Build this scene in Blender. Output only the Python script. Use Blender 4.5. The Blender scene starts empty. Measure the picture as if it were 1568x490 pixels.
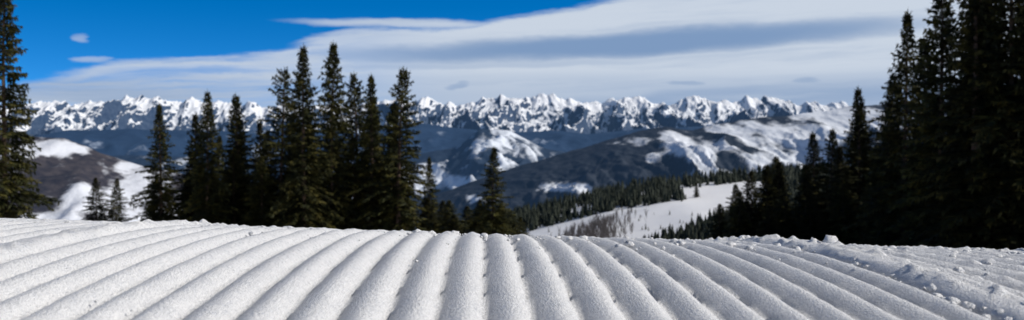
import bpy, math, random
import numpy as np
from mathutils import Vector
random.seed(4); RNG=np.random.default_rng(7)
sc=bpy.context.scene
sc.view_settings.view_transform='Standard'; sc.view_settings.look='None'; sc.view_settings.exposure=0

# ---------------------------------------------------------------- noise
def perlin(x,y,seed=0):
    x=np.asarray(x,dtype=np.float64)+seed*17.31; y=np.asarray(y,dtype=np.float64)+seed*9.77
    xi=np.floor(x).astype(np.int64); yi=np.floor(y).astype(np.int64)
    xf=x-xi; yf=y-yi
    def g(ix,iy,dx,dy):
        h=(ix*374761393+iy*668265263+seed*974711)&0xffffffff
        h=((h^(h>>13))*1274126177)&0xffffffff
        h=h^(h>>16)
        a=(h&0xffff)/65536.0*2*np.pi
        return np.cos(a)*dx+np.sin(a)*dy
    u=xf*xf*xf*(xf*(xf*6-15)+10); v=yf*yf*yf*(yf*(yf*6-15)+10)
    a=g(xi,yi,xf,yf); b=g(xi+1,yi,xf-1,yf); c=g(xi,yi+1,xf,yf-1); d=g(xi+1,yi+1,xf-1,yf-1)
    return ((a+(b-a)*u)+((c+(d-c)*u)-(a+(b-a)*u))*v)*1.45
def fbm(x,y,o=5,seed=0,gain=.5):
    s=0;a=1;f=1;t=0
    for i in range(o):
        s=s+a*perlin(x*f,y*f,seed+i*3+1); t+=a; a*=gain; f*=2.03
    return s/t
def ridged(x,y,o=6,seed=0,gain=.55):
    s=0;a=1;f=1;t=0;w=1
    for i in range(o):
        n=1-np.abs(perlin(x*f,y*f,seed+i*5+1)); n=n*n
        s=s+a*n*w; t+=a; w=np.clip(n*1.4,0,1); a*=gain; f*=2.07
    return s/t
def sstep(a,b,x):
    t=np.clip((x-a)/(b-a),0,1); return t*t*(3-2*t)

# ---------------------------------------------------------------- material helpers
def new_mat(name):
    m=bpy.data.materials.new(name); m.use_nodes=True
    nt=m.node_tree; nt.nodes.clear(); return m,nt
def terrain_mat(name,dark,dark2,snow,nscale,namp,haze,hazecol,edge=.12,bump=0,bscale=.02):
    m,nt=new_mat(name); N=nt.nodes; L=nt.links
    out=N.new('ShaderNodeOutputMaterial'); bs=N.new('ShaderNodeBsdfPrincipled')
    bs.inputs['Roughness'].default_value=.8; bs.inputs['Specular IOR Level'].default_value=.15
    at=N.new('ShaderNodeAttribute'); at.attribute_name='snow'
    tc=N.new('ShaderNodeTexCoord')
    no=N.new('ShaderNodeTexNoise'); no.inputs['Scale'].default_value=nscale; no.inputs['Detail'].default_value=6; no.inputs['Roughness'].default_value=.7
    L.new(tc.outputs['Object'],no.inputs['Vector'])
    a=N.new('ShaderNodeMath'); a.operation='MULTIPLY_ADD'; a.inputs[1].default_value=namp; 
    L.new(no.outputs['Fac'],a.inputs[0]); 
    sub=N.new('ShaderNodeMath'); sub.operation='SUBTRACT'; sub.inputs[1].default_value=namp*.5
    L.new(at.outputs['Fac'],sub.inputs[0]); L.new(sub.outputs[0],a.inputs[2])
    mr=N.new('ShaderNodeMapRange'); mr.interpolation_type='SMOOTHSTEP'
    mr.inputs['From Min'].default_value=.5-edge; mr.inputs['From Max'].default_value=.5+edge
    L.new(a.outputs[0],mr.inputs['Value'])
    n2=N.new('ShaderNodeTexNoise'); n2.inputs['Scale'].default_value=nscale*3.1; n2.inputs['Detail'].default_value=4
    L.new(tc.outputs['Object'],n2.inputs['Vector'])
    r2=N.new('ShaderNodeMapRange'); r2.inputs['From Min'].default_value=.35; r2.inputs['From Max'].default_value=.65
    L.new(n2.outputs['Fac'],r2.inputs['Value'])
    md=N.new('ShaderNodeMix'); md.data_type='RGBA'; md.inputs['A'].default_value=(*dark,1); md.inputs['B'].default_value=(*dark2,1)
    L.new(r2.outputs[0],md.inputs['Factor'])
    mx=N.new('ShaderNodeMix'); mx.data_type='RGBA'; mx.inputs['B'].default_value=(*snow,1)
    L.new(md.outputs['Result'],mx.inputs['A']); L.new(mr.outputs[0],mx.inputs['Factor'])
    L.new(mx.outputs['Result'],bs.inputs['Base Color'])
    if bump:
        bp=N.new('ShaderNodeBump'); bp.inputs['Distance'].default_value=bump; bp.inputs['Strength'].default_value=.8
        n3=N.new('ShaderNodeTexNoise'); n3.inputs['Scale'].default_value=bscale; n3.inputs['Detail'].default_value=5
        L.new(tc.outputs['Object'],n3.inputs['Vector'])
        L.new(n3.outputs['Fac'],bp.inputs['Height']); L.new(bp.outputs[0],bs.inputs['Normal'])
    em=N.new('ShaderNodeEmission'); em.inputs['Color'].default_value=(*hazecol,1)  # painted aerial haze: even blue emission mixed into the surface
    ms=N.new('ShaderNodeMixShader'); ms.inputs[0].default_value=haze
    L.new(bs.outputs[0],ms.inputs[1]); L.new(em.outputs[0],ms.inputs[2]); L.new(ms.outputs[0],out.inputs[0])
    return m

def grid_mesh(name,xs,ys,Z,mat,mask=None,smooth=True):
    nx,ny=len(xs),len(ys)
    X,Y=np.meshgrid(xs,ys)
    co=np.stack([X,Y,Z],-1).reshape(-1,3).astype(np.float32)
    i=np.arange(nx-1)[None,:]+np.arange(ny-1)[:,None]*nx
    f=np.stack([i,i+1,i+1+nx,i+nx],-1).reshape(-1,4).astype(np.int32)
    me=bpy.data.meshes.new(name); me.vertices.add(len(co)); me.vertices.foreach_set('co',co.ravel())
    me.loops.add(f.size); me.loops.foreach_set('vertex_index',f.ravel())
    me.polygons.add(len(f)); me.polygons.foreach_set('loop_start',np.arange(len(f),dtype=np.int32)*4)
    me.polygons.foreach_set('loop_total',np.full(len(f),4,dtype=np.int32))
    me.polygons.foreach_set('use_smooth',np.full(len(f),smooth))
    me.update(calc_edges=True)
    if mask is not None:
        a=me.attributes.new('snow','FLOAT','POINT'); a.data.foreach_set('value',mask.ravel().astype(np.float32))
    me.materials.append(mat)
    ob=bpy.data.objects.new(name,me); sc.collection.objects.link(ob); return ob
def poly_mesh(name,co,faces_arr,k,mats,smooth=False,matidx=None):
    co=np.asarray(co,dtype=np.float32); f=np.asarray(faces_arr,dtype=np.int32)
    me=bpy.data.meshes.new(name); me.vertices.add(len(co)); me.vertices.foreach_set('co',co.ravel())
    me.loops.add(f.size); me.loops.foreach_set('vertex_index',f.ravel())
    me.polygons.add(len(f)); me.polygons.foreach_set('loop_start',np.arange(len(f),dtype=np.int32)*k)
    me.polygons.foreach_set('loop_total',np.full(len(f),k,dtype=np.int32))
    me.polygons.foreach_set('use_smooth',np.full(len(f),smooth))
    for m in mats: me.materials.append(m)
    if matidx is not None: me.polygons.foreach_set('material_index',np.asarray(matidx,dtype=np.int32))
    me.update(calc_edges=True); return me

# ---------------------------------------------------------------- near slope
P=0.0455                     # corduroy pitch
SL,SR=-12.6*P,12.0*P         # seams between groomer passes
def slope_z(x,y):
    x=np.asarray(x,float); y=np.asarray(y,float)
    ym=1.843; yc=np.clip(y,0,ym)
    z=-.274+.2095*yc-.0894*yc*yc
    z=z+np.where(y<0,.10*y,0)
    z=z-.12*np.clip(y-ym,0,None)
    far=np.clip(y-110,0,150); z=z-.0014*far*far-.42*np.clip(y-260,0,None)
    z=z-.032*45*np.tanh(x/45)
    z=z+sstep(8,40,np.hypot(x,y))*.5*fbm(x/25,y/25,3,5)
    return z

xs=np.arange(-2.4,2.4001,P/11)
g=[];s=.006;v=2.4
while v<420: v+=s; s*=1.13; g.append(v)
g=np.array(g); xs=np.concatenate([-g[::-1],xs,g])
ys=np.arange(.45,2.4,.006)
g=[];s=.006;v=ys[-1]
while v<900: v+=s; s*=1.1; g.append(v)
g2=[];s=.006;v=.45
while v>-60: v-=s; s*=1.18; g2.append(v)
ys=np.concatenate([np.array(g2)[::-1],ys,np.array(g)])
X,Y=np.meshgrid(xs,ys)
Z=slope_z(X,Y)
near=(1-sstep(2.2,2.4,np.abs(X)))*(1-sstep(9,16,np.abs(Y)))
XG=X+.0314*Y+.0015*perlin(Y*.8,X*.3,3)+.0008*perlin(Y*7,X*9,4)
seamL=np.exp(-((XG-SL)/(.5*P))**2); seamR=np.exp(-((XG-SR)/(.75*P))**2)
phase=np.where(XG>SR,.37,0.)+np.where(XG<SL,.55,0.)
t=XG/P+phase
fr=t-np.floor(t)
fr=fr**1.25                                   # slightly leaning ridges
sn=np.abs(np.sin(np.pi*fr))
hump=.78*sn**.5+.22*sn*sn
rid=np.floor(t)
amp=.0150*(.94+.16*perlin(rid*1.7+.4,Y*1.2,8))
amp=amp*(1-.8*seamL)*(1-.8*seamR)*(1-.35*sstep(SR,SR+.1,XG))*(1-.42*sstep(1.3,1.9,Y))
rough=.18+.8*sstep(1.2,1.75,Y)+1.6*seamL+2.3*seamR+1.0*sstep(SR-.06,SR+.1,XG)
fine=fbm(X*60,Y*45,3,11)*.0009+fbm(X*16,Y*9,3,12)*.0012
crumb=np.clip(fbm(X*38,Y*30,3,14)-.12,0,1)*.014
Z=Z+near*(amp*(hump-.85)+(fine*(.6+rough*.7)+crumb*rough*.45)+seamL*.006+seamR*.010)

def snow_mat(name):
    m,nt=new_mat(name); N=nt.nodes; L=nt.links
    out=N.new('ShaderNodeOutputMaterial'); bs=N.new('ShaderNodeBsdfPrincipled')
    tc=N.new('ShaderNodeTexCoord')
    n0=N.new('ShaderNodeTexNoise'); n0.inputs['Scale'].default_value=70; n0.inputs['Detail'].default_value=5; n0.inputs['Roughness'].default_value=.75
    L.new(tc.outputs['Object'],n0.inputs['Vector'])
    r0=N.new('ShaderNodeMapRange'); r0.inputs['From Min'].default_value=.35; r0.inputs['From Max'].default_value=.65
    L.new(n0.outputs['Fac'],r0.inputs['Value'])
    mx=N.new('ShaderNodeMix'); mx.data_type='RGBA'; mx.inputs['A'].default_value=(.77,.775,.785,1); mx.inputs['B'].default_value=(.90,.895,.89,1)
    L.new(r0.outputs[0],mx.inputs['Factor'])
    nb=N.new('ShaderNodeTexNoise'); nb.inputs['Scale'].default_value=330; nb.inputs['Detail'].default_value=3; nb.inputs['Roughness'].default_value=.75
    L.new(tc.outputs['Object'],nb.inputs['Vector'])
    bp=N.new('ShaderNodeBump'); bp.inputs['Distance'].default_value=.0045; bp.inputs['Strength'].default_value=1.
    L.new(nb.outputs['Fac'],bp.inputs['Height'])
    vo=N.new('ShaderNodeTexVoronoi'); vo.inputs['Scale'].default_value=420
    L.new(tc.outputs['Object'],vo.inputs['Vector'])
    cr=N.new('ShaderNodeSeparateColor'); L.new(vo.outputs['Color'],cr.inputs[0])
    gt=N.new('ShaderNodeMath'); gt.operation='GREATER_THAN'; gt.inputs[1].default_value=.86
    L.new(cr.outputs[0],gt.inputs[0])
    rr=N.new('ShaderNodeMapRange'); rr.inputs['To Min'].default_value=.65; rr.inputs['To Max'].default_value=.18
    L.new(gt.outputs[0],rr.inputs['Value']); L.new(rr.outputs[0],bs.inputs['Roughness'])
    L.new(mx.outputs['Result'],bs.inputs['Base Color']); L.new(bp.outputs[0],bs.inputs['Normal'])
    bs.inputs['Specular IOR Level'].default_value=.45
    L.new(bs.outputs[0],out.inputs[0]); return m
SNOW=snow_mat('groomed_snow')
grid_mesh('groomed_snow_ground',xs,ys,Z,SNOW)

# ---------------------------------------------------------------- snow clumps
import bmesh
bm=bmesh.new(); bmesh.ops.create_icosphere(bm,subdivisions=2,radius=1)
iv=np.array([v.co[:] for v in bm.verts]); iff=np.array([[v.index for v in f.verts] for f in bm.faces]); bm.free()
cl=[]
def add(n,fx,fy,smin,smax):
    for _ in range(n):
        cl.append((fx(),fy(),smin+(smax-smin)*RNG.random()**4))
U=RNG.uniform; G=RNG.normal
add(700,lambda:U(-2.2,2.2),lambda:G(1.70,.14),.0012,.0065)
add(420,lambda:U(-.2,2.2),lambda:G(1.62,.16),.0012,.007)
add(260,lambda:G(SL,.014)-.05,lambda:U(.5,2.1),.001,.005)
add(560,lambda:G(SR,.028)-.05,lambda:U(.5,1.9),.0012,.0075)
add(500,lambda:U(SR-.05,2.2),lambda:U(.7,1.9),.001,.0055)
add(200,lambda:U(-2,2),lambda:U(.45,1.9),.0008,.0018)
cl+= [(.530,1.52,.0127),(.511,1.515,.008),(.548,1.53,.0072),(.50,1.54,.006),(.541,1.51,.006),(.95,1.66,.009)]
vs=[];fs=[];o=0
for i,(x,y,r) in enumerate(cl):
    z=float(slope_z(x,y))-.002+r*.15+(.008 if r>.0125 else (.003 if r>.0078 else 0))
    q=iv*(1+.6*perlin(iv[:,0]*1.9+i*3.3,iv[:,1]*1.9+iv[:,2]*2.3+i,2)[:,None])
    q=q*np.array([r*U(.8,1.4),r*U(.8,1.4),r*U(.6,1.0)]) if r<.0125 else q*r
    a=U(0,6.28); c,s_=math.cos(a),math.sin(a)
    q=np.stack([q[:,0]*c-q[:,1]*s_,q[:,0]*s_+q[:,1]*c,q[:,2]],-1)+np.array([x,y,z])
    vs.append(q); fs.append(iff+o); o+=len(iv)
me=poly_mesh('snow_clumps',np.concatenate(vs),np.concatenate(fs),3,[SNOW],True)
sc.collection.objects.link(bpy.data.objects.new('snow_clumps',me))

# ---------------------------------------------------------------- distant terrain
HZ=(.10,.22,.44)  # blue glow colour that paints distance haze into the terrain
def ell(x,z,cx,cz,rx,rz): return 1-np.sqrt(((x-cx)/rx)**2+((z-cz)/rz)**2)

# meadow ridge ~600 m
mx_=[-400,-100,0,50,93,153,250,400,700]; mz_=[-150,-80,-56,-43,-34,-28,-23,-16,-10]
def meadow_z(x,y):
    zt=np.interp(x,mx_,mz_)
    d=620-y
    z=zt-.025*np.clip(d,0,None)-.0009*np.clip(-d,0,260)**2-.45*np.clip(-d-260,0,None)-.25*np.clip(330-y,0,None)
    return z+2.2*fbm(x/80,y/70,3,21)
xs=np.linspace(-500,900,260); ys=np.linspace(200,1500,260); X,Y=np.meshgrid(xs,ys)
Zm=meadow_z(X,Y)
grid_mesh('meadow_hill',xs,ys,Zm,terrain_mat('meadow_snow',(.10,.10,.10),(.14,.14,.14),(.88,.88,.89),.03,.5,.015,HZ,.14,.8,.04),1.25+.4*fbm(X/60,Y/90,4,23))

# left hill 2.5 km
lx=[-3500,-1600,-1329,-1221,-1132,-1000,-864,-650,-400,0,600]; lz=[40,25,12,5,-36,-70,-90,-150,-230,-420,-600]
xs=np.linspace(-3500,600,420); ys=np.linspace(900,4200,330); X,Y=np.meshgrid(xs,ys)
r=ridged(X/520,Y/900,5,31)
d=2500-Y
Zc=np.interp(X,lx,lz)-.24*np.clip(d,0,None)-.4*np.clip(-d,0,None)+(r-.5)*85*sstep(0,500,np.abs(d)+120)+7*fbm(X/90,Y/90,4,33)
fo=fbm(X/160+Y/900,Y/300,6,35,.66)
mk=.31+.85*fo
mk=np.maximum(mk,.42+.8*ell(X,Zc,-960,-130,75,60)+.9*fo)
mk=np.maximum(mk,.44+.8*ell(X,Zc,-1010,-195,180,42)+.8*fo)
mk=np.maximum(mk,.34+.7*ell(X,Zc,-1260,-24,150,26)+1.2*fo)
mk=np.where(Zc<-220+60*fo,np.maximum(mk,.58+.3*fo),mk)
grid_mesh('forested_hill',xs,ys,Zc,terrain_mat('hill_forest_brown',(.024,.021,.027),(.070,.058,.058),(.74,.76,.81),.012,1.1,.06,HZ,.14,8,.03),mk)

# right big hill 5 km
u=np.array([300,650,700,800,900,980,1020,1060,1100,1150,1200,1250,1300,1400,1700]); vv=np.array([330,303,287,252,224,200,194,199,190,181,177,172,163,158,160])
xs=np.linspace(-1700,3800,620); ys=np.linspace(2200,7500,440); X,Y=np.meshgrid(xs,ys)
d=5000-Y
wx=X+120*fbm(X/500,Y/500,3,49)
r=ridged(wx/520+Y/2300,Y/1700,7,41,.6)
Zb=np.interp(X,(u-784)*3.571,(215-vv)*3.571)-.27*np.clip(d,0,None)-.35*np.clip(-d,0,None)+(r-.45)*210*sstep(-80,900,np.abs(d))+10*fbm(X/120,Y/120,4,43)
fo=fbm(wx/330+Y/1200,Y/700,6,45,.62); fo2=fbm(X/110,Y/260,4,46)
gul=(.5-ridged(wx/260+Y/1500,Y/1300,4,48))
mk=.17+.5*fo
for (cx,cz,rx,rz,am) in [(880,-20,210,95,1.15),(930,-165,200,42,1.0),(1380,40,360,110,1.0),(1330,-80,280,70,.8),(1850,110,300,100,.9),(230,-225,170,24,.8),(-200,-290,120,20,.7),(620,-230,120,18,.7)]:
    mk=np.maximum(mk,.36+am*.7*ell(X,Zb,cx,cz,rx,rz)+.6*fo+.4*fo2+.7*gul)
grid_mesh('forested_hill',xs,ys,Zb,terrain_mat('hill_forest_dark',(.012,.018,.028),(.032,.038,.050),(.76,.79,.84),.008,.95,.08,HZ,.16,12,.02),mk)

# middle hill 8.5 km
u=np.array([0,300,500,640,700,735,780,830,900,1000,1300]); vv=np.array([235,240,255,236,226,198,199,226,240,250,235])
xs=np.linspace(-5000,4200,560); ys=np.linspace(5600,11500,380); X,Y=np.meshgrid(xs,ys); d=8500-Y
wx=X+200*fbm(X/800,Y/800,3,58)
r=ridged(wx/750+Y/5000,Y/1900,7,51,.6)
Z2=np.interp(X,(u-784)*6.07,(215-vv)*6.07)-.22*np.clip(d,0,None)-.3*np.clip(-d,0,None)+(r-.45)*300*sstep(-150,1000,np.abs(d))
fo=fbm(wx/420+Y/2500,Y/900,6,55,.62); gul=(.5-ridged(wx/380,Y/1700,4,59))
mk=.24+.75*fo
mk=np.maximum(mk,.38+.5*ell(X,Z2,-90,-10,420,200)+.6*fo+.8*gul)
mk=np.maximum(mk,.40+.75*ell(X,Z2,-720,-290,260,120)+.5*fo)
mk=np.maximum(mk,.36+.6*ell(X,Z2,-420,-320,260,60)+.6*fo)
grid_mesh('forested_hill',xs,ys,Z2,terrain_mat('hill_forest_blue',(.010,.019,.038),(.02,.034,.06),(.76,.80,.86),.005,.9,.13,HZ,.15,20,.01),mk)  # forest tones blued, distance haze painted into the base colour

# foothills 12.5 km
u=np.array([-600,-100,50,100,200,400,560,650,700,760,850,900,1000,1100,1200,1300,1700,2200]); vv=np.array([200,199,209,200,198,200,197,188,195,203,199,205,196,194,188,184,184,186])
xs=np.linspace(-12000,12500,640); ys=np.linspace(8500,16500,300); X,Y=np.meshgrid(xs,ys); d=12500-Y
r=ridged(X/1300,Y/2600,6,61)
Za=np.interp(X,(u-784)*8.93,(215-vv)*8.93)-.17*np.clip(d,0,None)-.25*np.clip(-d,0,None)+(r-.5)*360*sstep(-300,1400,np.abs(d))
fo=fbm(X/700,Y/1500,6,65,.6)
mk=.19+.8*fo
grid_mesh('foothills',xs,ys,Za,terrain_mat('foothill_forest',(.008,.022,.055),(.014,.032,.07),(.60,.68,.80),.003,.7,.18,HZ,.16,25,.006),mk)  # dark blue base colours carry painted aerial haze

# jagged alpine range 20 km
u=np.array([-700,-100,30,60,110,140,200,300,380,560,640,700,750,830,870,920,960,1000,1060,1110,1170,1220,1300,1400,1700,2300])
vv=np.array([165,168,168,152,162,155,151,151,160,156,148,163,149,146,148,162,146,154,145,158,146,161,160,165,168,165])
xs=np.linspace(-20000,20000,1700); ys=np.linspace(15500,23500,360); X,Y=np.meshgrid(xs,ys)
env=np.interp(X,(u-784)*14.29,(215-vv)*14.29)
yr=20000+500*perlin(X/3500,X*0+1.5,71)
dn=yr-Y
shape=np.where(dn>0,np.clip(1-dn/4600,0,1)**1.15,np.clip(1+dn/2600,0,1))
wx=X+420*fbm(X/1700,Y/1700,4,72)
r=ridged(wx/1000,Y/3400,7,73,.54)
r2=ridged(wx/380+Y/3000,Y/1100,5,75,.6)
cr_=(ridged(xs/800,xs*0+3.3,4,90,.55)-.6)*240+perlin(xs/170,xs*0+5.3,91)*28+perlin(xs/1700,xs*0+2.3,92)*60
Zr=-500+(env+500+cr_[None,:]*shape**3)*shape
Zr=Zr+((r-.60)*760+(r2-.5)*130)*np.clip(1-shape,0,.24)/.24*np.clip(shape*3,0,1)+(r2-.5)*75*shape
dx=xs[1]-xs[0]; dy=ys[1]-ys[0]
gy,gx=np.gradient(Zr,dy,dx); sl=np.hypot(gx,gy)
nz=fbm(X/240,Y/700,5,77,.62)
mk=1.00-.72*np.clip(sl-.60,0,1.5)+.55*nz-.18*np.clip(-gx,0,.8)
tree=sstep(110,300,Zr+220*fbm(X/600,Y/900,5,79,.6))
mk=np.minimum(mk,.15+1.1*tree+.3*nz)
grid_mesh('mountain_range',xs,ys,Zr,terrain_mat('alpine_rock_snow',(.020,.038,.080),(.05,.075,.125),(.90,.91,.93),.004,.7,.11,(.14,.29,.54),.14,32,.005),mk)  # bluish rock and forest tone paints in haze, plus its own blue emission

# valley floor to the horizon
xs=np.concatenate([np.linspace(-90000,-22000,12),np.linspace(-20000,20000,80),np.linspace(22000,90000,12)])
ys=np.concatenate([np.linspace(-60000,-2000,14),np.linspace(-1000,26000,60),np.linspace(28000,90000,14)])
X,Y=np.meshgrid(xs,ys)
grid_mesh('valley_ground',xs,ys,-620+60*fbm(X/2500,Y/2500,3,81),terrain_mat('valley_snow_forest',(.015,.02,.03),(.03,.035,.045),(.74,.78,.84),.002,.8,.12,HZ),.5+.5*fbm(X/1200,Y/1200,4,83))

# ---------------------------------------------------------------- spruce trees
def foliage_mat(name,c1,c2,c3):
    m,nt=new_mat(name); N=nt.nodes; L=nt.links
    out=N.new('ShaderNodeOutputMaterial'); bs=N.new('ShaderNodeBsdfPrincipled'); bs.inputs['Roughness'].default_value=.7
    bs.inputs['Specular IOR Level'].default_value=.15
    tc=N.new('ShaderNodeTexCoord'); oi=N.new('ShaderNodeObjectInfo')
    no=N.new('ShaderNodeTexNoise'); no.inputs['Scale'].default_value=1.1; no.inputs['Detail'].default_value=4; no.inputs['Roughness'].default_value=.7
    L.new(tc.outputs['Object'],no.inputs['Vector'])
    cr=N.new('ShaderNodeValToRGB'); e=cr.color_ramp.elements
    e[0].position=.36; e[0].color=(*c1,1); e[1].position=.66; e[1].color=(*c3,1); k=e.new(.5); k.color=(*c2,1)
    L.new(no.outputs['Fac'],cr.inputs[0])
    mr=N.new('ShaderNodeMapRange'); mr.inputs['To Min'].default_value=.65; mr.inputs['To Max'].default_value=1.4
    L.new(oi.outputs['Random'],mr.inputs['Value'])
    hs=N.new('ShaderNodeHueSaturation'); L.new(mr.outputs[0],hs.inputs['Value']); L.new(cr.outputs[0],hs.inputs['Color'])
    L.new(hs.outputs[0],bs.inputs['Base Color'])
    L.new(bs.outputs[0],out.inputs[0]); return m
FOL=foliage_mat('spruce_needles',(.010,.013,.007),(.032,.034,.010),(.10,.084,.020))
def bark_mat():
    m,nt=new_mat('spruce_bark'); N=nt.nodes; L=nt.links
    out=N.new('ShaderNodeOutputMaterial'); bs=N.new('ShaderNodeBsdfPrincipled'); bs.inputs['Roughness'].default_value=.9
    tc=N.new('ShaderNodeTexCoord'); no=N.new('ShaderNodeTexNoise'); no.inputs['Scale'].default_value=6; no.inputs['Detail'].default_value=5
    L.new(tc.outputs['Object'],no.inputs['Vector']); cr=N.new('ShaderNodeValToRGB'); e=cr.color_ramp.elements
    e[0].position=.35; e[0].color=(.035,.025,.018,1); e[1].position=.65; e[1].color=(.13,.08,.055,1)
    L.new(no.outputs['Fac'],cr.inputs[0]); L.new(cr.outputs[0],bs.inputs['Base Color']); L.new(bs.outputs[0],out.inputs[0]); return m
BARK=bark_mat()
def spruce_mesh(seed,R=.13,dens=1.0,bare=.05,ragged=.3,power=.85,lk=.12):
    """nominal height 12 m"""
    rg=np.random.default_rng(seed); H=12.0
    V=[];F=[];MI=[]
    lean=rg.uniform(-lk,lk,2)
    def axis(t): return np.array([lean[0]*t*t+.05*math.sin(5*t+seed),lean[1]*t*t+.04*math.cos(4*t+seed),H*t])
    n=12;k=8
    for i in range(n+1):
        t=i/n; rad=.16*(1-t)**.9+.012; c=axis(t)
        if i==0: rad*=1.3; c=c-np.array([0,0,1.0])
        for j in range(k):
            a=2*math.pi*j/k; V.append(c+np.array([math.cos(a)*rad,math.sin(a)*rad,0]))
    for i in range(n):
        for j in range(k):
            F.append((i*k+j,i*k+(j+1)%k,(i+1)*k+(j+1)%k,(i+1)*k+j)); MI.append(1)
    def rhomb(p,d,l,w,up):
        s=np.cross(d,up); ns=math.sqrt(s[0]**2+s[1]**2+s[2]**2); s=s/ns if ns>1e-4 else np.array([1.,0,0])
        b=len(V); m_=p+d*(l*.45); V.extend([p,m_+s*w,p+d*l,m_-s*w]); F.append((b,b+1,b+2,b+3)); MI.append(0)
    nb=int(300*dens)
    side=[rg.uniform(.65,1.25) for _ in range(7)]
    for bi in range(nb):
        t=bare+(1-bare)*((bi+rg.random())/nb)**1.03
        if t>.995: continue
        az=bi*2.399+rg.normal(0,.3)
        env=R*H*((1-t)**power)*(0.35+.65*min(1,(t-bare)/.10+.55))
        lob=side[int((az%6.283)/6.283*7)%7]
        L=env*(1-ragged+2*ragged*rg.random()**1.3)*(.8+.2*lob)+.10
        L*=1+.28*math.sin(t*31+seed*2.1+az*.8)
        if rg.random()<.05*ragged*3: L*=1.35
        if rg.random()<.07: continue
        el=math.radians(-18+58*t**1.6+rg.normal(0,7))
        d0=np.array([math.cos(az)*math.cos(el),math.sin(az)*math.cos(el),math.sin(el)])
        p0=axis(t); ns=max(3,int(L/.11))
        pe=p0+d0*L*.85+np.array([0,0,-.10*L*L*.5]); b=len(V); w=.018+.008*L
        sd=np.array([-math.sin(az),math.cos(az),0])*w
        V.extend([p0-sd,p0+sd,pe+sd*.3,pe-sd*.3]); F.append((b,b+1,b+2,b+3)); MI.append(1)
        for q in range(ns):
            f=(q+.6)/ns
            if f<.16 and L>.6: continue
            pos=p0+d0*L*f+np.array([0,0,-.10*(L*f)**2*.8+ .05*L*f*f])
            tl=(.18+.34*L*(1-f)**.7*.9)*rg.uniform(.7,1.25)
            for sgn in (-1,1):
                an=az+sgn*rg.uniform(.5,1.15)
                dd=np.array([math.cos(an),math.sin(an),rg.uniform(-.6,.12)]); dd/=np.linalg.norm(dd)
                up=np.array([rg.normal(0,.4),rg.normal(0,.4),1.])
                rhomb(pos,dd,tl,.055+.035*rg.random(),up)
            if rg.random()<.85:
                dd=np.array([math.cos(az)*.5+rg.normal(0,.25),math.sin(az)*.5+rg.normal(0,.25),-1.]); dd/=np.linalg.norm(dd)
                rhomb(pos,dd,rg.uniform(.16,.36),.055,np.array([math.cos(az+1.5),math.sin(az+1.5),.1]))
        rhomb(p0+d0*L*.8+np.array([0,0,-.06*L*L]),d0,.28,.05,np.array([0,0,1.]))
    rhomb(axis(.97),np.array([0,0,1.]),.7,.04,np.array([1.,0,0])); rhomb(axis(.97),np.array([0,0,1.]),.7,.04,np.array([0,1.,0]))
    return poly_mesh('spruce_%d'%seed,np.array(V),F,4,[FOL,BARK],False,MI)
M=[spruce_mesh(1,.165,1.3,.03,.30),spruce_mesh(2,.155,1.2,.05,.34),spruce_mesh(3,.18,1.35,.03,.32),
   spruce_mesh(5,.15,.75,.16,.50,.5,.5),spruce_mesh(8,.135,1.25,.04,.28,.75),spruce_mesh(9,.22,1.15,.02,.32),
   spruce_mesh(12,.17,.95,.10,.42,.65,.4),spruce_mesh(15,.19,1.15,.04,.38,1.0)]
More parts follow.
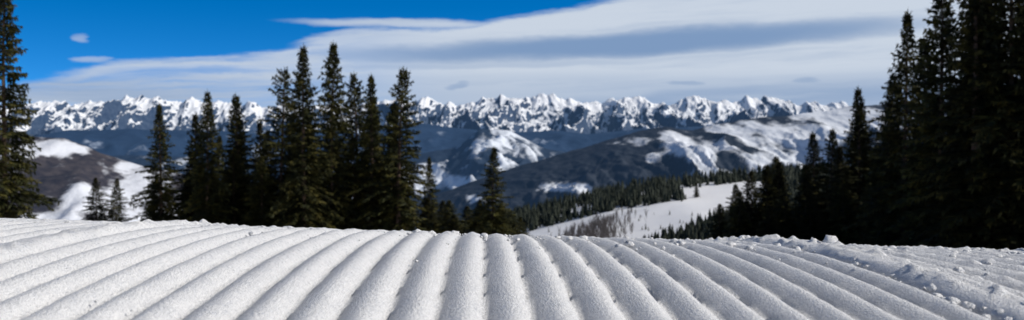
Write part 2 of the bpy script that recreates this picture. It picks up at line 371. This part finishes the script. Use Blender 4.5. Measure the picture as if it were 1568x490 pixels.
# x, y, top elevation relative to the eye, mesh, width
T=[(-25.0,45,9.3,0,.9),(-29.5,46,7.5,2,1.),
 (-34.1,75,-2.9,5,1.1),(-32.9,76,-3.0,5,1.05),
 (-26.9,70,3.0,7,1.05),(-25.3,73,2.4,1,1.1),(-22.6,68,3.9,2,.95),(-21.9,73,3.9,4,1.2),(-20.7,75,1.8,1,1.1),
 (-17.8,70,5.8,3,1.15),(-15.1,66,7.1,2,1.05),(-14.2,72,8.0,0,1.15),(-12.7,75,5.8,6,1.2),(-10.8,70,5.3,1,1.05),(-8.5,68,5.7,6,1.1),
 (-9.4,73,3.3,4,1.2),(-16.8,75,3.0,0,1.1),(-19.2,72,1.0,5,.9),(-24.1,75,.6,5,.9),(-6.9,76,-1.2,1,.9),(-13.4,68,2.5,5,.8),(-11.8,78,4.0,0,1.),(-19.0,79,2.2,0,1.),(-23.3,78,2.2,1,1.1),
 (-26.6,76,-.8,5,1.1),(-21.3,70,-.4,5,1.1),(-16.4,70,.6,5,1.),(-10.0,77,.8,5,1.),(-9.3,70,-.6,5,1.),(-18.6,68,-1.0,5,1.1),(-24.6,71,-1.4,5,1.1),(-28.3,73,-2.6,5,1.2),(-12.1,70,.5,5,1.),
 (-1.24,60,-.25,7,1.1),(-4.5,66,-4.2,5,1.5),(-3.4,70,-4.9,5,1.5),(-2.3,64,-4.0,5,1.3),(-.1,66,-5.0,5,1.5),(-5.4,72,-4.6,5,1.4),(.6,72,-5.9,5,1.6),(-3.9,62,-4.9,5,1.5),(-2.6,75,-5.2,5,1.6),(-.8,62,-4.1,5,1.4),(-6.4,70,-4.3,5,1.4),
 (21.5,50,7.3,7,1.05),(21.2,45,8.2,2,1.15),(21.2,42,9.6,1,1.2),(22.4,41,10.6,2,1.1),(23.3,40,9.8,0,1.2),(25.2,43,12,2,1.2),(24.3,47,10,1,1.2),(22.9,44,9,4,1.3),(24.2,42,8,0,1.1),
 (27.5,46,11,0,1.2),(29.5,43,10,2,1.2),(23.9,53,6.2,4,1.3),(32,50,11,1,1.2),(26.8,52,8.5,3,1.2),
 (22.7,60,3.7,1,1.1),(23.6,62,2.6,2,1.1),(22.0,63,1.0,5,.9),(20.9,58,-.2,7,1.2),(24.9,60,4.6,0,1.15),(22.6,55,2.2,5,.8),
 (21.7,66,.8,1,1.2),(20.6,64,-1.5,5,1.),(19.6,67,-1.3,2,1.1),(18.4,66,-1.6,0,1.3),(17.0,65,-2.0,5,1.1),(15.9,64,-3.4,5,1.1),(17.9,60,-2.9,5,1.1),(16.6,59,-4.0,5,1.2),
 (19.3,60,-1.9,1,1.3),(20.3,56,-2.2,5,1.1),(21.6,54,-.9,5,1.1),(23.2,56,.6,5,.9),(18.6,57,-3.6,5,1.2),(26.0,56,3.0,5,.9),(22.6,48,.2,5,1.),(24.0,45,1.0,5,1.),(26.0,44,2.0,5,1.),(15.4,68,-4.6,5,1.3),(17.2,70,-3.2,5,1.2),(20.2,70,-1.0,5,1.)]
for i,(x,y,zt,k,w) in enumerate(T):
    gz=float(slope_z(x,y)); h=zt-gz; s=h/12.3
    ob=bpy.data.objects.new('spruce_tree',M[k]); sc.collection.objects.link(ob)
    ob.location=(x,y,gz-.05); ws=w*(s**.55 if s>.55 else s**.75)*.98
    ob.scale=(ws,ws,s); ob.rotation_euler=(0,0,i*2.1)

# ---------------------------------------------------------------- distant forest on the meadow ridge (one mesh)
def far_trees(name,pts,mat):
    V=[];F=[];o=0
    zz=meadow_z(np.array([p[0] for p in pts]),np.array([p[1] for p in pts]))-.5
    for (x,y,h),z in zip(pts,zz):
        for tier in range(5):
            zb=h*(.06+.17*tier); zt=min(h,zb+h*(.36 if tier<4 else .3)); rr=h*.19*(1-tier*.17)
            a0=random.random()*6
            for j in range(7):
                a=a0+j*.8976; q=rr*random.uniform(.65,1.25)
                V.append((x+math.cos(a)*q,y+math.sin(a)*q,z+zb+random.uniform(-.04,.04)*h))
            V.append((x,y,z+zt))
            for j in range(7): F.append((o+j,o+(j+1)%7,o+7))
            o+=8
    me=poly_mesh(name,np.array(V),F,3,[mat],False); ob=bpy.data.objects.new(name,me); sc.collection.objects.link(ob)
FF=foliage_mat('far_needles',(.010,.015,.012),(.022,.028,.02),(.035,.04,.024))
pts=[]
for _ in range(1700):
    x=U(-45,104); y=U(555,690)-.22*(x)
    if perlin(np.array([x/22.]),np.array([y/26.]),5)[0]>.33: continue
    pts.append((x,y,4+7*random.random()**1.6))
for _ in range(1100):
    x=U(95,420); y=U(610,700)
    pts.append((x,y,5+7*random.random()**1.5))
for _ in range(1300):
    y=U(330,400); x=U(.122,.40)*y; q=x/y-.122
    pts.append((x,y,3.0+4*random.random()**1.5+min(7,q*50)))
for _ in range(500):
    y=U(420,600); x=U(.275,.5)*y
    pts.append((x,y,U(7,12)))
for _ in range(40):
    y=U(440,560); x=U(.03,.2)*y
    pts.append((x,y,U(1.5,4)))
far_trees('distant_spruce_forest',pts,FF)
ob=bpy.data.objects.new('spruce_tree',M[4]); sc.collection.objects.link(ob)
x,y=111.,550.; ob.location=(x,y,float(meadow_z(np.array([x]),np.array([y]))[0])-.3); ob.scale=(1.2,1.2,.8)

# bare aspens
m,nt=new_mat('bare_twigs'); N=nt.nodes
o_=N.new('ShaderNodeOutputMaterial'); b_=N.new('ShaderNodeBsdfPrincipled'); n_=N.new('ShaderNodeTexNoise'); n_.inputs['Scale'].default_value=.2
c_=N.new('ShaderNodeValToRGB'); c_.color_ramp.elements[0].color=(.07,.06,.055,1); c_.color_ramp.elements[1].color=(.19,.16,.145,1)
nt.links.new(n_.outputs['Fac'],c_.inputs[0]); nt.links.new(c_.outputs[0],b_.inputs['Base Color']); nt.links.new(b_.outputs[0],o_.inputs[0])
V=[];F=[];o=0
PX=[]
for _ in range(340):
    y=U(425,500); PX.append(((.090+.02*RNG.normal())*y,y))
zz=meadow_z(np.array([p[0] for p in PX]),np.array([p[1] for p in PX]))
for (x,y),z in zip(PX,zz):
    h=U(3,8.5)
    for k in range(10):
        a=U(0,6.28); sp=U(.2,1.5); b=z+(0 if k==0 else h*U(.2,.6)); w=.09
        tx,ty,tz=x+math.cos(a)*sp,y+math.sin(a)*sp,min(z+h,b+h*U(.3,.6))
        V+=[(x-w,y,b),(x+w,y,b),(tx+w*.4,ty,tz),(tx-w*.4,ty,tz)]; F.append((o,o+1,o+2,o+3)); o+=4
me=poly_mesh('bare_aspen_grove',np.array(V),F,4,[m]); sc.collection.objects.link(bpy.data.objects.new('bare_aspen_grove',me))

# ---------------------------------------------------------------- light
EL,AZ=math.radians(34),math.radians(98)
S=Vector((math.cos(EL)*math.sin(AZ),math.cos(EL)*math.cos(AZ),math.sin(EL)))
sun=bpy.data.lights.new('sun','SUN'); sun.energy=4.25; sun.angle=math.radians(.53); sun.color=(1,.955,.89)
so=bpy.data.objects.new('sun',sun); so.rotation_euler=S.to_track_quat('Z','Y').to_euler(); sc.collection.objects.link(so)

w=bpy.data.worlds.new('World'); sc.world=w; w.use_nodes=True; nt=w.node_tree; N=nt.nodes; L=nt.links; N.clear()
STR=.1
def mth(op,a,b=None,c=None,clamp=False):
    n=N.new('ShaderNodeMath'); n.operation=op; n.use_clamp=clamp
    for i,q in enumerate((a,b,c)):
        if q is None: continue
        if isinstance(q,(int,float)): n.inputs[i].default_value=q
        else: L.new(q,n.inputs[i])
    return n.outputs[0]
def smooth(v,a,b,lo=0,hi=1):
    n=N.new('ShaderNodeMapRange'); n.interpolation_type='SMOOTHSTEP'; L.new(v,n.inputs['Value'])
    n.inputs['From Min'].default_value=a; n.inputs['From Max'].default_value=b; n.inputs['To Min'].default_value=lo; n.inputs['To Max'].default_value=hi
    return n.outputs[0]
def comb(x,y,z=0.):
    n=N.new('ShaderNodeCombineXYZ')
    for i,q in enumerate((x,y,z)):
        if isinstance(q,(int,float)): n.inputs[i].default_value=q
        else: L.new(q,n.inputs[i])
    return n.outputs[0]
def noise(vec,scale,detail=6,rough=.55):
    n=N.new('ShaderNodeTexNoise'); L.new(vec,n.inputs['Vector']); n.inputs['Scale'].default_value=scale; n.inputs['Detail'].default_value=detail; n.inputs['Roughness'].default_value=rough
    return n.outputs['Fac']
def mixc(f,a,b):
    n=N.new('ShaderNodeMix'); n.data_type='RGBA'
    if isinstance(f,(int,float)): n.inputs['Factor'].default_value=f
    else: L.new(f,n.inputs['Factor'])
    for k,q in (('A',a),('B',b)):
        if isinstance(q,tuple): n.inputs[k].default_value=(*q,1)
        else: L.new(q,n.inputs[k])
    return n.outputs['Result']
tc=N.new('ShaderNodeTexCoord'); sp=N.new('ShaderNodeSeparateXYZ'); L.new(tc.outputs['Generated'],sp.inputs[0])
X_,Y_,Z_=sp.outputs
az=mth('ARCTAN2',X_,Y_); hyp=mth('SQRT',mth('ADD',mth('MULTIPLY',X_,X_),mth('MULTIPLY',Y_,Y_))); el=mth('ARCTAN2',Z_,hyp)
sky=N.new('ShaderNodeTexSky'); sky.sky_type='NISHITA'; sky.sun_disc=False; sky.sun_elevation=EL; sky.sun_rotation=AZ; sky.altitude=3200; sky.air_density=1.0; sky.dust_density=.1; sky.ozone_density=3
vm=N.new('ShaderNodeVectorMath'); vm.operation='NORMALIZE'; L.new(comb(X_,Y_,mth('MULTIPLY_ADD',mth('MAXIMUM',Z_,-.02),2.1,.11)),vm.inputs[0]); L.new(vm.outputs[0],sky.inputs[0])
hs=N.new('ShaderNodeHueSaturation'); L.new(sky.outputs[0],hs.inputs['Color'])
L.new(smooth(el,.18,.6,1.75,.8),hs.inputs['Value']); L.new(smooth(el,.18,.6,1.38,.75),hs.inputs['Saturation'])
# clouds (functions of compass bearing and elevation angle)
n0=noise(comb(mth('MULTIPLY',az,9.),mth('MULTIPLY',el,38.),1.7),1.2,5,.6)
n0b=noise(comb(mth('MULTIPLY',az,9.),mth('MULTIPLY',el,38.),9.7),1.2,5,.6)
azw=mth('ADD',az,mth('MULTIPLY',mth('SUBTRACT',n0,.5),.06)); elw=mth('ADD',el,mth('MULTIPLY',mth('SUBTRACT',n0b,.5),.014))
slant=mth('SUBTRACT',mth('MULTIPLY',elw,30.),mth('MULTIPLY',azw,2.4))
n1=noise(comb(mth('MULTIPLY',azw,3.2),slant),1.3,6,.6)
n2=noise(comb(mth('MULTIPLY',azw,2.0),mth('SUBTRACT',mth('MULTIPLY',elw,42.),mth('MULTIPLY',azw,1.2)),3.3),1.1,5,.55)
n4=noise(comb(mth('MULTIPLY',azw,3.0),mth('SUBTRACT',mth('MULTIPLY',elw,55.),mth('MULTIPLY',azw,2.5)),6.3),1.1,5,.6)
fc=N.new('ShaderNodeFloatCurve'); L.new(mth('MULTIPLY_ADD',az,1/1.2,.5,True),fc.inputs['Value'])
cv=fc.mapping.curves[0]
pts=[(-34,2.),(-29.2,3.0),(-25.4,4.0),(-22.6,4.7),(-19.1,5.0),(-15.3,5.5),(-12.2,6.3),(-9.1,6.9),(-3.4,7.3),(.65,8.0),(4.7,8.6),(8.8,9.1),(12.7,9.8),(20,11.5),(34,14)]
pts=[(math.radians(a)/1.2+.5,e/15) for a,e in pts]
cv.points[0].location=pts[0]; cv.points[-1].location=pts[-1]
for p_ in pts[1:-1]: cv.points.new(*p_)
fc.mapping.update()
top=mth('MULTIPLY',fc.outputs[0],math.radians(15))
dd=mth('ADD',mth('SUBTRACT',top,elw),mth('MULTIPLY',mth('SUBTRACT',n1,.5),.038))
body=smooth(dd,-.003,.009)
def blob(ca,ce,ra,re,tilt=0.):
    a=mth('DIVIDE',mth('SUBTRACT',azw,ca),ra); e=mth('DIVIDE',mth('SUBTRACT',mth('SUBTRACT',elw,ce),mth('MULTIPLY',mth('SUBTRACT',azw,ca),tilt)),re)
    return mth('SUBTRACT',1.,mth('ADD',mth('MULTIPLY',a,a),mth('MULTIPLY',e,e)))
cov=body
for b,s_ in [((-.12,.1262,.13,.0062,.0),.95),((-.444,.101,.010,.0045,0),.5),((-.425,.0790,.022,.0035,0),.6),((-.29,.078,.10,.004,.05),.7)]:
    cov=mth('MAXIMUM',cov,smooth(blob(*b),-.3,1.,0,s_))
# the sheet thins to blue-tinted streaks towards the lower left
veil=smooth(az,-.5,-.02,.0,1.); thin=smooth(n4,.36,.62,.4,1.)
keep=mth('MAXIMUM',mth('MAXIMUM',thin,veil),smooth(dd,.030,.004,0,.9)); cov=mth('MULTIPLY',cov,keep)
dark=smooth(blob(.13,.1045,.34,.0165,.045),-.4,.9,0,.9)
dark=mth('MAXIMUM',dark,smooth(blob(-.02,.082,.22,.0045,.02),-.5,1.,0,.35))
low=mth('MULTIPLY',smooth(el,.085,.045),smooth(n2,.34,.62,.35,.72))
dark=mth('MAXIMUM',dark,low)
dark=mth('MAXIMUM',dark,smooth(n4,.44,.72,.04,.34))
for b in [(-.06,.0607,.016,.005,.2),(.184,.0600,.026,.0035,0),(.315,.063,.020,.005,0)]:
    dark=mth('MAXIMUM',dark,smooth(blob(*b),-.5,1.,0,.6))
k=1/STR
cc=mixc(dark,(.60*k,.67*k,.77*k),(.165*k,.285*k,.50*k))
fin=mixc(cov,hs.outputs[0],cc)
bg=N.new('ShaderNodeBackground'); bg.inputs['Strength'].default_value=STR; L.new(fin,bg.inputs['Color'])
wo=N.new('ShaderNodeOutputWorld'); L.new(bg.outputs[0],wo.inputs[0])

# ---------------------------------------------------------------- camera
cam=bpy.data.cameras.new('camera'); co=bpy.data.objects.new('camera',cam); sc.collection.objects.link(co)
co.location=(0,0,0); co.rotation_euler=(math.radians(90),0,0)
cam.sensor_width=36; cam.lens=36*1400/1568; cam.shift_y=-30/1568
cam.clip_start=.02; cam.clip_end=200000
cam.dof.use_dof=True; cam.dof.focus_distance=1.6; cam.dof.aperture_fstop=8.5
sc.camera=co
